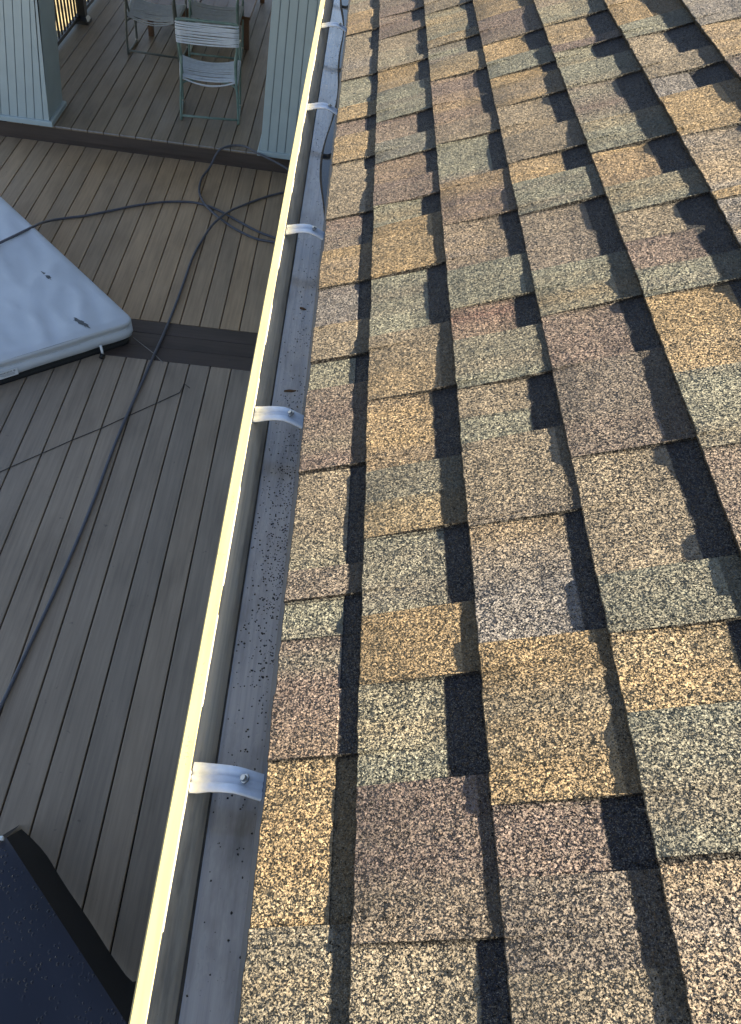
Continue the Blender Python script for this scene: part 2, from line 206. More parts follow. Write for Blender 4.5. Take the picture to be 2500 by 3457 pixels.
M['siding'] = mat_simple('blue_grey_paint', (0.355, 0.425, 0.440), 0.5, 0.05, 6, bump=0.0006, bscale=200)
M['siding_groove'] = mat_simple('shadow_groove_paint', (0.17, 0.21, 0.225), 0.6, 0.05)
M['house'] = mat_simple('house_wall_paint', (0.30, 0.34, 0.35), 0.55, 0.06)
M['rail'] = mat_simple('dark_bronze_metal', (0.022, 0.019, 0.017), 0.4, 0.1)
M['mint'] = mat_simple('mint_green_tube', (0.145, 0.215, 0.190), 0.4, 0.15, 20)
M['bronze_tube'] = mat_simple('grey_tube', (0.11, 0.115, 0.10), 0.45, 0.15, 20)  # greyer and darker than the mint tube
M['strap'] = mat_simple('white_vinyl_strap', (0.58, 0.62, 0.68), 0.45, 0.08, 30)
M['strap_dull'] = mat_simple('grey_vinyl_strap', (0.40, 0.41, 0.42), 0.5, 0.08, 30)
M['glide'] = mat_simple('chair_glide', (0.5, 0.42, 0.33), 0.5)
M['wood'] = mat_board('brown_table_wood', (0.130, 0.064, 0.032), (0.115, 0.057, 0.029), rough=0.45)
M['vinyl'] = None
M['black'] = mat_simple('black_plastic', (0.008, 0.008, 0.009), 0.45)
M['hose'] = mat_simple('dark_rubber_hose', (0.085, 0.085, 0.100), 0.42, 0.1, 30)
M['white'] = mat_simple('white_label', (0.75, 0.77, 0.78), 0.5, 0.03)
M['ink'] = mat_simple('label_ink', (0.03, 0.03, 0.035), 0.6)
M['cord'] = mat_simple('dark_cord', (0.040, 0.036, 0.034), 0.8)
M['pale'] = mat_simple('pale_scratch', (0.30, 0.27, 0.24), 0.8)
M['grit'] = mat_simple('shed_granules', (0.018, 0.018, 0.020), 0.8, 0.5, 900)
M['leaf'] = mat_simple('dry_brown_leaf', (0.10, 0.060, 0.035), 0.7, 0.4, 120)
M['screw'] = mat_simple('zinc_screw', (0.35, 0.36, 0.37), 0.4, 0.1, 200, metal=1.0)
M['ground'] = mat_simple('dry_grass_ground', (0.24, 0.20, 0.11), 0.9, 0.5, 3.0)
def mat_vinyl():
    b = NB('grey_blue_vinyl'); co = b.obj()
    f = b.noise(co, 3.0, 4); c = b.ramp(f, [(0.3, (0.54, 0.56, 0.58)), (0.7, (0.61, 0.63, 0.655))])
    g = b.noise(co, 220.0, 2)
    b.set(base=c, rough=0.7, spec=0.25, normal=b.bump(g, 0.0006, 0.5)); return b.m
M['vinyl'] = mat_vinyl()
M['stain'] = mat_simple('grey_stain', (0.10, 0.105, 0.105), 0.8, 0.3, 60)
def mat_navy():
    b = NB('wet_navy_fabric'); co = b.obj()
    d = b.n('TexVoronoi'); b.L(b.mapping(co, (1, 0.8, 1)), d.inputs['Vector']); d.inputs['Scale'].default_value = 85.0; d.inputs['Randomness'].default_value = 1.0
    patch = b.noise(co, 7.0, 3)
    drop = b.math('MULTIPLY', b.ramp(d.outputs['Distance'], [(0.0, 1.0), (0.28, 0.75), (0.36, 0.0)]), b.ramp(patch, [(0.40, 0.0), (0.5, 1.0)]))
    sepc = b.n('SeparateColor'); b.L(d.outputs['Color'], sepc.inputs[0])
    drop = b.math('MULTIPLY', drop, b.ramp(sepc.outputs[0], [(0.0, 0.0), (0.45, 0.0), (0.5, 1.0)]))
    f = b.noise(co, 2.5, 3)
    b.set(base=b.ramp(f, [(0.3, (0.012, 0.014, 0.026)), (0.7, (0.018, 0.021, 0.040))]), rough=b.ramp(drop, [(0, 0.55), (0.6, 0.12)]), spec=0.45, normal=b.bump(drop, 0.0035, 1.0)); return b.m
M['navy'] = mat_navy()
M['navy_side'] = mat_simple('black_cover_fabric', (0.010, 0.010, 0.0125), 0.75, 0.3, 40, spec=0.2)
def mat_alu(name, col, wet):
    b = NB(name); co = b.obj()
    streak = b.noise(b.mapping(co, (160, 3.0, 160)), 1.0, 5, 0.65); dirt = b.noise(b.mapping(co, (18, 5, 18)), 1.0, 5, 0.65); fine = b.noise(b.mapping(co, (300, 40, 300)), 1.0, 3)
    c = b.mix(1.0, col, b.ramp(streak, [(0.25, 0.66), (0.55, 1.0), (0.8, 1.12)]), 'MULTIPLY')
    c = b.mix(b.ramp(dirt, [(0.46, 0.0), (0.72, 0.75)]), c, (0.085, 0.085, 0.080))
    sp = b.voro(co, 330.0, 'Distance'); spc = b.n('SeparateColor'); b.L(b.voro(co, 330.0), spc.inputs[0])
    c = b.mix(b.math('MULTIPLY', b.ramp(sp, [(0.0, 1.0), (0.22, 0.0)]), b.ramp(spc.outputs[0], [(0.0, 0.0), (0.93, 0.0), (0.94, 0.8)])), c, (0.03, 0.03, 0.03))
    b.set(base=c, rough=b.ramp(dirt, [(0.3, 0.16 if wet else 0.42), (0.7, 0.4 if wet else 0.55)]), spec=0.5, coat=(0.8 if wet else 0.0), coatr=0.07, normal=b.bump(streak, 0.0006, 0.35)); return b.m
M['alu_floor'] = mat_alu('wet_gutter_metal', (0.37, 0.395, 0.43), True)
M['alu'] = mat_alu('painted_gutter_metal', (0.52, 0.48, 0.38), False)
M['alu_strap'] = mat_simple('white_hanger_strap', (0.72, 0.76, 0.82), 0.5, 0.12, 60, bump=0.0006, bscale=90)
def mat_lip():
    b = NB('cream_gutter_paint'); co = b.obj()
    f = b.noise(b.mapping(co, (120, 9, 120)), 1.0, 4); s1 = b.noise(co, 26.0, 3); s2 = b.noise(co, 420.0, 3)
    c = b.ramp(f, [(0.3, (0.29, 0.250, 0.118)), (0.7, (0.35, 0.305, 0.150))])
    c = b.mix(b.math('MULTIPLY', b.ramp(s1, [(0.62, 0.0), (0.70, 1.0)]), b.ramp(s2, [(0.5, 0.0), (0.58, 0.8)])), c, (0.16, 0.14, 0.09))
    b.set(base=c, rough=0.4, spec=0.4); return b.m
M['lip'] = mat_lip()
def mat_water():
    b = NB('standing_water'); co = b.obj()
    b.set(base=(0.02, 0.025, 0.03), rough=0.03, spec=0.6, normal=b.bump(b.noise(co, 12.0, 2), 0.0006, 0.25)); return b.m
M['water'] = mat_water()

ZD = -2.764; ZP = -2.594
# ================================================================== HOUSE ROOF
U = Vector((math.cos(PITCH), 0, math.sin(PITCH))); NRM = Vector((-math.sin(PITCH), 0, math.cos(PITCH)))
def rp(s, y, h): return (U.x*s+NRM.x*h, y, U.z*s+NRM.z*h)
CO = [0.0, 0.0977, 0.2313, 0.3666, 0.5157, 0.6676, 0.8114]
while CO[-1] < 5.0: CO.append(CO[-1]+0.146)
NR = len(CO)-1
TONE = {'G': (0.222, 0.160, 0.090), 'T': (0.172, 0.142, 0.106), 'M': (0.125, 0.094, 0.083), 'N': (0.138, 0.114, 0.096), 'S': (0.150, 0.149, 0.118), 'V': (0.142, 0.130, 0.125), 'R': (0.120, 0.073, 0.062), 'H': (0.164, 0.143, 0.108)}
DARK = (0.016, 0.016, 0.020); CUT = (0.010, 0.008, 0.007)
TABH = 0.0042; REC = -0.0040; TD = math.tan(DEL)
Y0, Y1 = -1.6, 11.0
rnd = random.Random(11)
def fill_pieces(k):
    # (start y, letter, raised, printed band deepened with painted shade) from far to near
    base = [(y, f[0], f[1] == 't', '*' in f) for y, f in PIECES.get(k, [])]
    top = base[0][0] if base else Y1
    far = []; y = Y1; up = True
    while y > top+0.06:
        far.append((y, rnd.choice('GTMNSVTS'), up, not up)); up = not up; y -= rnd.uniform(0.07, 0.26)
    if base:
        last = far[-1] if far else None
        if k in FIRST and far: far[-1] = (far[-1][0], FIRST[k], True, False)
        y = base[-1][0]-rnd.uniform(0.08, 0.22); up = not base[-1][2]; near = []
        while y > Y0:
            near.append((y, rnd.choice('GTMNSVTS'), up, not up)); up = not up; y -= rnd.uniform(0.07, 0.26)
        return far+base+near
    while y > Y0:
        far.append((y, rnd.choice('GTMNSVTS'), up, not up)); up = not up; y -= rnd.uniform(0.07, 0.26)
    return far
ROWS = [fill_pieces(k) for k in range(NR)]
def piece_at(k, y):
    L = ROWS[k]; r = L[0]
    for p in L:
        if y < p[0]: r = p
        else: break
    return r
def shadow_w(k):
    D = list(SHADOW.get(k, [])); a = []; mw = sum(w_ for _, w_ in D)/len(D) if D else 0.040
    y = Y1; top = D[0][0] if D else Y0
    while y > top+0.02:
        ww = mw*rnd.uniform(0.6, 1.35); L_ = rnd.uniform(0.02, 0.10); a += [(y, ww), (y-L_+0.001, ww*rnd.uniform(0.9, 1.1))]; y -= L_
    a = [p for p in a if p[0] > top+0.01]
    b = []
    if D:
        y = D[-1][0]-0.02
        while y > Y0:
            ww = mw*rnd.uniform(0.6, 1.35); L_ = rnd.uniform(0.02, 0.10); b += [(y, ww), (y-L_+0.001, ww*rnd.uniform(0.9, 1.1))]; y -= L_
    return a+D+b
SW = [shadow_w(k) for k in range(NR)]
def interp(L, y):
    if y >= L[0][0]: return L[0][1]
    lo, hi = 0, len(L)-1
    if y <= L[-1][0]: return L[-1][1]
    while hi-lo > 1:
        mid = (lo+hi)//2
        if L[mid][0] >= y: lo = mid
        else: hi = mid
    (ya, va), (yb, vb) = L[lo], L[hi]
    return va+(vb-va)*(ya-y)/max(1e-9, ya-yb)
def edge_h(k, y):
    # height of the lower edge of course k above the reference plane
    if k == 0: return 0.002+(TABH*0.7 if piece_at(0, y)[2] else 0)
    return REC+interp(SW[k-1], y)*TD+(TABH if piece_at(k-1, y)[2] else 0.0)
house = tag(empty('house', (2.3, 4.5, ZD)), 'house with a brown and tan asphalt shingle roof above the gutter', 'house')
HO = Vector((2.3, 4.5, ZD))
shm = MB(); scol = []
for k in range(NR):
    ys = {Y0, Y1}
    for p in ROWS[k]: ys |= {p[0]-0.0004, p[0]+0.0004}
    if k: 
        for p in ROWS[k-1]: ys |= {p[0]-0.0004, p[0]+0.0004}
    fine = k < 9
    if k: ys |= {p[0] for p in SW[k-1]}
    if fine:
        y = -0.4
        while y < 4.2: ys.add(y+rnd.uniform(-0.002, 0.002)); y += 0.008
    ys = sorted(q for q in ys if Y0 <= q <= Y1)
    s0, s1 = CO[k], CO[k+1]; L = s1-s0
    rows = []; base_i = len(shm.v)
    dmean = {}
    jit = 0.0
    cuts = set()
    for p in ROWS[k]:
        if not p[2]: cuts |= {p[0]-0.0004, p[0]+0.0004}
    ys2 = []
    gw = 0.0042 if fine else 0.0
    for y in ys:
        if y in cuts and fine and any(abs(y-p[0]+0.0004) < 1e-9 for p in ROWS[k]): ys2 += [(y-gw-0.0002, False), (y-gw, True), (y, True)]
        elif y in cuts: ys2 += [(y, True), (y, False)] if any(abs(y-p[0]+0.0004) < 1e-9 for p in ROWS[k]) is False else [(y, False), (y, True)]
        else: ys2.append((y, False))
    ys2.sort(key=lambda q_: q_[0])
    for y, cut in ys2:
        p = piece_at(k, y); r_ = TABH if p[2] else 0.0
        ek = edge_h(k, y)+(rnd.choice((-1, 0, 1))*rnd.uniform(0, 0.00028) if fine else 0); tone = TONE[p[1]]; t2 = TONE['GTMNSVTSGH'[int(abs(p[0])*7919) % 10]]
        mx = max(0.0, min(0.65, 0.14+0.8*MN.noise(Vector((y*9.0, k*3.7, 1.0)))+0.5*MN.noise(Vector((y*31.0, k*1.7, 4.0)))))
        tone = tuple((c_*(1-mx)+e_*mx)*0.88 for c_, e_ in zip(tone, t2))
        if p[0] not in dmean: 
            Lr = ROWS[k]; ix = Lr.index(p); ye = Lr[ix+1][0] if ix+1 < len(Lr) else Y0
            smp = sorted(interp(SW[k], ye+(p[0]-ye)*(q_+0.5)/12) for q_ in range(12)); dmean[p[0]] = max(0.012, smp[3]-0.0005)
        jit = 0.6*jit+rnd.uniform(-0.0007, 0.0007) if fine else 0.0
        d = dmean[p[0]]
        h1 = REC+r_
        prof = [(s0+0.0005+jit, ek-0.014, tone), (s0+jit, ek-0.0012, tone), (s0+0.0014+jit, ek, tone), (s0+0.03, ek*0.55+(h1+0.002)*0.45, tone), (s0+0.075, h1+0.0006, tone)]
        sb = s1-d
        band = DARK if p[3] else tuple(c_*0.42 for c_ in tone)  # upper strip darkened: printed band widened to the shadow; on tabs painted shade
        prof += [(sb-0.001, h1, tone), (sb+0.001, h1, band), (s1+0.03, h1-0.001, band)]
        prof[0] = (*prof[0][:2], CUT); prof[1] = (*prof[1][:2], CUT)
        if cut: prof = [(a_, b_, CUT) for a_, b_, _ in prof]
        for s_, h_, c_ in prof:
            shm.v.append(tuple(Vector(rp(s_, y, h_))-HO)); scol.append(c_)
    n = 8
    for i in range(len(ys2)-1):
        for j in range(n-1):
            a = base_i+i*n+j; shm.f.append((a, a+1, a+n+1, a+n)); shm.fs.append(False)
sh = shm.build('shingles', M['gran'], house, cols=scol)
def hbox(name, mat, a, b, parent=house, org=HO):
    mb = MB(); mb.box(tuple(Vector(a)-org), tuple(Vector(b)-org)); return mb.build(name, mat, parent)
mb = MB()
S_END = CO[-1]
q = lambda s, y, h: tuple(Vector(rp(s, y, h))-HO)
mb.hexa([q(0.012, Y0, -0.034), q(S_END, Y0, -0.034), q(S_END, Y1, -0.034), q(0.012, Y1, -0.034)], [q(0.012, Y0, -0.0185), q(S_END, Y0, -0.0185), q(S_END, Y1, -0.0185), q(0.012, Y1, -0.0185)])
mb.build('roof_sheathing', M['under'], house)
rx, rz_ = rp(S_END, 0, 0)[0], rp(S_END, 0, 0)[2]
mb = MB(); mb.hexa([tuple(Vector(p)-HO) for p in ((rx+0.004, Y0, rz_-0.04), (2*rx, Y0, -0.04), (2*rx, Y1, -0.04), (rx+0.004, Y1, rz_-0.04))], [tuple(Vector(p)-HO) for p in ((rx+0.004, Y0, rz_), (2*rx, Y0, 0), (2*rx, Y1, 0), (rx+0.004, Y1, rz_))])
mb.build('far_roof_slope', mat_simple('far_slope_shingle', (0.2, 0.16, 0.12), 0.9, 0.3, 8), house)
mb = MB()
dr = [(0.006, -0.012), (0.0045, -0.030), (-0.0065, -0.052), (-0.0055, -0.0535), (0.0060, -0.031), (0.0080, -0.012)]
mb.grid([[tuple(Vector((x_, y_, z_))-HO) for x_, z_ in dr+[dr[0]]] for y_ in (Y0, 1, 3, 6, Y1)], False)
mb.build('drip_edge', mat_simple('grey_drip_edge', (0.115, 0.130, 0.155), 0.5), house)
hbox('fascia', M['house'], (0.024, Y0, -0.20), (0.045, Y1, -0.025))
hbox('soffit', M['house'], (0.046, Y0, -0.20), (0.40, Y1, -0.188))
hbox('wall', M['house'], (0.40, Y0, ZD), (8.4, 12.3, -0.30))
hbox('added_shade_wall', M['house'], (-0.15, 7.79, ZP), (-0.02, 12.3, -0.26))  # unseen wall added to keep light off the porch and left column
# ================================================================== GUTTER
GO = Vector((-0.04, 3.0, -0.1)); GY0, GY1 = -1.4, 7.25
gut = tag(empty('rain_gutter', GO), 'long cream metal rain gutter with a sunlit rim under the shingle eave', 'gutter')
def profile_sheet(name, prof, t, mat, n=60):
    # sheet-metal strip of thickness t swept along Y; prof is a polyline in XZ
    P = [Vector((x, z)) for x, z in prof]; N = []
    for i in range(len(P)):
        d = (P[min(i+1, len(P)-1)]-P[max(i-1, 0)]).normalized(); N.append(Vector((-d.y, d.x)))
    ring = [(p.x, p.y) for p in P]+[(p.x+n_.x*t, p.y+n_.y*t) for p, n_ in zip(reversed(P), reversed(N))]
    mb = MB(); rows = []
    for i in range(n+1):
        y = GY0+(GY1-GY0)*i/n
        rows.append([(x-GO.x, y-GO.y, z-GO.z) for x, z in ring]+[(ring[0][0]-GO.x, y-GO.y, ring[0][1]-GO.z)])
    mb.grid(rows, False); return mb.build(name, mat, gut)
profile_sheet('trough_floor', [(0.0205, -0.1035), (0.0, -0.1040), (-0.03, -0.1045), (-0.0620, -0.1042)], -0.0012, M['alu_floor'])
profile_sheet('front_wall', [(-0.0640, -0.1040), (-0.0655, -0.0950), (-0.0690, -0.080), (-0.0765, -0.062), (-0.0825, -0.050), (-0.0850, -0.041)], -0.0014, M['alu'])
profile_sheet('back_wall', [(0.0222, -0.1040), (0.0222, -0.028)], 0.0010, M['alu'])
mb = MB()
ring = [(-0.0850, -0.0410), (-0.0820, -0.0294), (-0.0828, -0.0284), (-0.0955, -0.0280), (-0.0968, -0.0290), (-0.0974, -0.0320), (-0.0985, -0.0500), (-0.0950, -0.0640), (-0.0860, -0.0790), (-0.0800, -0.1060), (-0.0770, -0.1060), (-0.0830, -0.0790), (-0.0918, -0.0640), (-0.0950, -0.0500), (-0.0945, -0.0410)]
rows = []
for i in range(241):
    y = GY0+(GY1-GY0)*i/240; wv = 0.0005*math.sin(y*2.3)+0.0003*math.sin(y*5.1)
    rows.append([(x+wv-GO.x, y-GO.y, z-GO.z) for x, z in ring+[ring[0]]])
mb.grid(rows, False); mb.build('rolled_rim', M['lip'], gut)
mb = MB(); g = random.Random(9); rows = []
for i in range(300):
    y = GY0+0.05+(GY1-GY0-0.1)*i/299; a_ = 0.0002+0.0006*abs(MN.noise(Vector((y*9, 0, 0)))); c_ = 0.0001+0.0016*max(0, MN.noise(Vector((y*3, 5, 0))))
    rows.append([(-0.0635-GO.x, y-GO.y, -0.1005-GO.z), (-0.0622+a_*0.3-GO.x, y-GO.y, -0.1022-GO.z), (-0.0610+a_+c_-GO.x, y-GO.y, -0.1026-GO.z), (-0.0612+a_+c_-GO.x, y-GO.y, -0.1036-GO.z)])
mb.grid(rows); mb.build('corner_dirt', mat_simple('wet_silt', (0.075, 0.066, 0.054), 0.6, 0.4, 60), gut)
# hanger straps
def strap():
    st = MB(); X = [-0.0812, -0.072, -0.060, -0.046, -0.034, -0.024, -0.012, 0.002, 0.021]; Z = [-0.0455, -0.0430, -0.0385, -0.0355, -0.0345, -0.0370, -0.0420, -0.0475, -0.0545]
    W = [0.0175, 0.0172, 0.0158, 0.0152, 0.0150, 0.0150, 0.0150, 0.0150, 0.0150]
    prof = [(-1, -0.0028), (-0.92, 0.0), (-0.42, 0.0006), (-0.33, -0.0040), (-0.24, -0.0042), (0.0, 0.0004), (0.24, -0.0042), (0.33, -0.0040), (0.42, 0.0006), (0.92, 0.0), (1, -0.0028)]
    top = []; bot = []
    for x, z, wd in zip(X, Z, W):
        rib = 1.0 if x < -0.02 else 0.35
        yo = 0.004*(x+0.03)/0.05
        top.append([(x, p*wd-yo, z+(h if abs(p) > 0.9 else h*rib)) for p, h in prof]); bot.append([(x, p*wd-yo, z+(h if abs(p) > 0.9 else h*rib)-0.0016) for p, h in reversed(prof)])
    st.grid([a+b+[a[0]] for a, b in zip(top, bot)], True)
    return st
def screw():
    s = MB(); n = 14; ax = Vector((-0.55, 0, 0.83)); o = Vector((-0.0235, 0.001, -0.0352))
    u = Vector((0, 1, 0)); v = ax.cross(u)
    def disc(r0, h0, r1, h1):
        vv = [tuple(o+ax*h+(u*math.cos(6.2832*i/n)+v*math.sin(6.2832*i/n))*r) for r, h in ((r0, h0), (r1, h1)) for i in range(n)]
        s.add(vv, [(i, (i+1) % n, n+(i+1) % n, n+i) for i in range(n)]+[tuple(n+i for i in range(n))])
    disc(0.0056, -0.001, 0.0054, 0.0010); disc(0.0036, 0.0008, 0.0032, 0.0045)
    return s
protos = None
for i, y in enumerate((0.345, 0.937, 1.509, 2.130, 2.750, 3.36, 3.97, 4.58)):
    if protos is None:
        hs = strap().build('hanger_strap', M['alu_strap'], gut); hs.location = (-GO.x, y-GO.y, -GO.z)
        sw = screw().build('screw', M['screw'], hs); protos = (hs, sw)
    else:
        hs = protos[0].copy(); COL.objects.link(hs); hs.parent = gut; hs.location = (-GO.x, y-GO.y, -GO.z)
        sw = protos[1].copy(); COL.objects.link(sw); sw.parent = hs
def interp_lin(ed_, y):
    t = min(max((y-1.50)/0.04, 0), len(ed_)-1.001); i_ = int(t)
    return ed_[i_][0][0]*(1-(t-i_))+ed_[i_+1][0][0]*(t-i_)
# standing water in the far half of the gutter, along the back
mb = MB(); ed = []
for i in range(140):
    y = 1.50+i*0.04
    fr = -0.012-0.010*math.sin(y*4.2)-0.006*math.sin(y*9.7+1)-0.010*min(1, (y-1.5)/1.5)
    fr = max(-0.050, min(0.004, fr+0.016*max(0, 1-(y-1.5)/0.35)))
    ed.append([(fr-GO.x, y-GO.y, -0.1027-GO.z), (fr+0.003-GO.x, y-GO.y, -0.1018-GO.z), (0.0195-GO.x, y-GO.y, -0.1018-GO.z)])
mb.grid(ed, True)
pw = mb.build('water', M['water']); pw.location = GO; tag(pw, kind='structure')
mb = MB(); rows = []
for i in range(170):
    y = 1.62+i*0.024; e_ = interp_lin(ed, y); wd_ = (0.0012+0.0052*max(0, MN.noise(Vector((y*4, 2, 0)))+0.25))*min(1, (y-1.6)/0.4)
    rows.append([(e_-wd_-0.0006, y-GO.y, -0.1027-GO.z), (e_-wd_*0.5, y-GO.y, -0.1020-GO.z), (e_+0.001, y-GO.y, -0.10155-GO.z), (e_+0.0022, y-GO.y, -0.1022-GO.z)])
mb.grid(rows); tag(mb.build('silt', mat_simple('dark_silt', (0.055, 0.048, 0.036), 0.7, 0.6, 90)), kind='stuff').location = GO
# shed granules lying in the gutter
mb = MB(); gr = random.Random(5)
for i in range(1300):
    y = gr.choice((gr.gauss(0.72, 0.16), gr.gauss(0.72, 0.14), gr.uniform(0.15, 3.0), gr.gauss(0.95, 0.3)))
    x = gr.choice((gr.uniform(-0.058, 0.0), gr.triangular(-0.055, 0.0, -0.008), gr.triangular(-0.04, 0.0, -0.006))); r_ = gr.uniform(0.0005, 0.0016)
    c = Vector((x, y, -0.1030)); a = gr.uniform(0, 6.28)
    pts = [c+Vector((math.cos(a+t)*r_*gr.uniform(.7, 1.3), math.sin(a+t)*r_*gr.uniform(.7, 1.4), 0)) for t in (0, 1.57, 3.14, 4.71)]+[c+Vector((0, 0, r_*0.9))]
    mb.add(pts, [(0, 1, 4), (1, 2, 4), (2, 3, 4), (3, 0, 4)])
for cy_, cx_, n_, sp_ in ((0.742, -0.0895, 40, 0.010), (0.372, -0.0905, 45, 0.011), (0.46, -0.0890, 14, 0.02), (0.62, -0.0880, 8, 0.05), (1.6, -0.0890, 8, 0.2)):
    for i in range(n_):
        r_ = gr.uniform(0.0003, 0.0009); c = Vector((max(-0.0950, min(-0.0838, cx_+gr.gauss(0, 0.0022))), cy_+gr.gauss(0, sp_), -0.0284)); a = gr.uniform(0, 6.28)
        pts = [c+Vector((math.cos(a+t)*r_*gr.uniform(.7, 1.3), math.sin(a+t)*r_*gr.uniform(.7, 1.4), 0)) for t in (0, 1.57, 3.14, 4.71)]+[c+Vector((0, 0, r_*0.6))]
        mb.add(pts, [(0, 1, 4), (1, 2, 4), (2, 3, 4), (3, 0, 4)])
tag(mb.build('shed_granules', M['grit']), kind='stuff')
def leaf(name, loc, rz, ln, wd, label, seed):
    mb = MB(); rows = []
    for i in range(9):
        t = i/8; hw = wd*math.sin(math.pi*min(1, t*0.93+0.05))**0.8*(1.0 if seed else (0.35+0.75*t))
        rows.append([((t-0.5)*ln, j*hw, 0.0025-0.0018*j*j+0.001*math.sin(t*5)) for j in (-1, -0.5, 0, 0.5, 1)])
    mb.grid(rows); low = [[(x, y, z-0.0008) for x, y, z in reversed(r_)] for r_ in rows]; mb.grid(low)
    o = mb.build(name, M['leaf']); o.location = loc; o.rotation_euler = (0, 0, rz); tag(o, label, 'dry leaf'); return o
leaf('dry_seed', (-0.0285, 1.322, -0.1032), R(-10), 0.013, 0.0035, 'small oval brown seed husk lying on the wet gutter floor', True)
leaf('dry_leaf', (-0.0330, 1.072, -0.1032), R(15), 0.022, 0.0042, 'small brown winged leaf scrap on the gutter floor before a hanger strap', False)
# ================================================================== DECK
YAW = 0.0041
def bx(y): return -0.587-YAW*(y-3.0)
def boards(name, mat, y0, y1, z, k0, k1, pitch=0.1445, gap=0.0075, th=0.024, x0f=bx, kind='structure'):
    mb = MB()
    for k in range(k0, k1):
        xa0, xb0 = x0f(y0)-k*pitch-pitch+gap/2, x0f(y0)-k*pitch-gap/2; xa1, xb1 = x0f(y1)-k*pitch-pitch+gap/2, x0f(y1)-k*pitch-gap/2; c = 0.003
        v = [(xa0, y0, z-th), (xb0, y0, z-th), (xb1, y1, z-th), (xa1, y1, z-th), (xa0, y0, z-c), (xb0, y0, z-c), (xb1, y1, z-c), (xa1, y1, z-c), (xa0+c, y0, z), (xb0-c, y0, z), (xb1-c, y1, z), (xa1+c, y1, z)]
        mb.add(v, [(0, 3, 2, 1), (8, 9, 10, 11)]+[(i, (i+1) % 4, 4+(i+1) % 4, 4+i) for i in range(4)]+[(4+i, 4+(i+1) % 4, 8+(i+1) % 4, 8+i) for i in range(4)])
    return tag(mb.build(name, mat), kind=kind)
boards('deck_near', M['deck_grey'], -2.0, 4.384, ZD, -6, 34)
boards('deck_far', M['deck'], 4.832, 7.366, ZD, -6, 34)
mb = MB()
for i in range(3): mb.cbox((-5.5, 4.3875+i*0.1475, ZD-0.024), (0.38, 4.3875+i*0.1475+0.1440, ZD+0.0006), 0.002)
tag(mb.build('deck_border', M['dark']), kind='structure')
mb = MB(); mb.box((-5.5, -2.0, ZD-0.20), (0.39, 7.30, ZD-0.03)); tag(mb.build('deck_substrate', M['under']), kind='structure')
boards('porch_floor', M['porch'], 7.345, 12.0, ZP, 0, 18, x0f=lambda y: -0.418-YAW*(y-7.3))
mb = MB()
for k in range(0, 18):
    xa = -0.418-(k+1)*0.1445+0.004
    mb.box((xa, 7.3415, ZP-0.012), (xa+0.1365, 7.3445, ZP-0.0015))
tag(mb.build('porch_nosing', mat_simple('pale_board_end', (0.27, 0.26, 0.26), 0.6, 0.2, 40)), kind='structure')
mb = MB(); mb.cbox((-5.5, 7.370, ZD-0.02), (0.38, 7.392, ZP-0.0265), 0.002); mb.cbox((-5.5, 7.352, ZD+0.050), (0.38, 7.3695, ZP-0.028), 0.002)
tag(mb.build('porch_step', M['dark']), kind='structure')
mb = MB(); mb.box((-3.05, 7.395, ZD-0.2), (0.38, 12.0, ZP-0.03)); tag(mb.build('porch_substrate', M['under']), kind='structure')
mb = MB(); mb.box((-3.12, 7.36, ZP-0.02), (-3.022, 12.0, ZP-0.001)); tag(mb.build('porch_edge', mat_simple('pale_edge_board', (0.20, 0.195, 0.165), 0.6, 0.1)), kind='structure')
mb = MB(); mb.add([(-900, -900, -3.65), (900, -900, -3.65), (900, 1500, -3.65), (-900, 1500, -3.65)], [(0, 1, 2, 3)]); tag(mb.build('ground', M['ground']), kind='structure')
# ================================================================== PORCH COLUMNS
def column(name, label, face, side, base, org):
    # face / side: lists of (x_bottom, x_top) board edges at z zb..zt ; y planes
    root = tag(empty(name, org), label, 'column')
    zb, zt, xs, yf, yb = face
    sp = MB(); gm = MB(); o = Vector(org)
    def quadface(pb, pt, pb2, pt2, depth):
        pass
    for (b0, t0), (b1, t1) in zip(xs[:-1], xs[1:]):
        g = 0.004
        sp.hexa([tuple(Vector(p)-o) for p in ((b0+g, yf, zb), (b1-g, yf, zb), (b1-g, yf+0.02, zb), (b0+g, yf+0.02, zb))], [tuple(Vector(p)-o) for p in ((t0+g, yf, zt), (t1-g, yf, zt), (t1-g, yf+0.02, zt), (t0+g, yf+0.02, zt))])
    b0, t0 = xs[0]; b1, t1 = xs[-1]
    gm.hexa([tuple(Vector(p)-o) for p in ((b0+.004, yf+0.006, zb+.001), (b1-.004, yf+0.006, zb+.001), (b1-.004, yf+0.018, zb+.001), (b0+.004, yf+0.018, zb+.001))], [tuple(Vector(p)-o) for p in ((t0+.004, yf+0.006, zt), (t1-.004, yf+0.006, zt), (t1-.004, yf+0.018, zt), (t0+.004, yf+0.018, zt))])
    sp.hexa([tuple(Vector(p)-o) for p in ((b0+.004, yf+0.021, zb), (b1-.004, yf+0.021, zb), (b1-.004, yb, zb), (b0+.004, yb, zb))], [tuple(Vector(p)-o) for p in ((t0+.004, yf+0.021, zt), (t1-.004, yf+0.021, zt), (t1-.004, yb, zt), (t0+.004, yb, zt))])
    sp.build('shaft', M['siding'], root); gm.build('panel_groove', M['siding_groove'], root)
    bm_ = MB(); x0, x1, y0, y1, z0, z1 = base
    bm_.cbox((x0-o.x, y0-o.y, z0-o.z), (x1-o.x, y1-o.y, z1-o.z), 0.008); bm_.build('base_trim', M['siding'], root, bevel=0)
    return root
ZT = -0.25
def ext(xb, zb, xt, zt): return xt+(xt-xb)/(zt-zb)*(ZT-zt)
zb_ = ZP+0.043
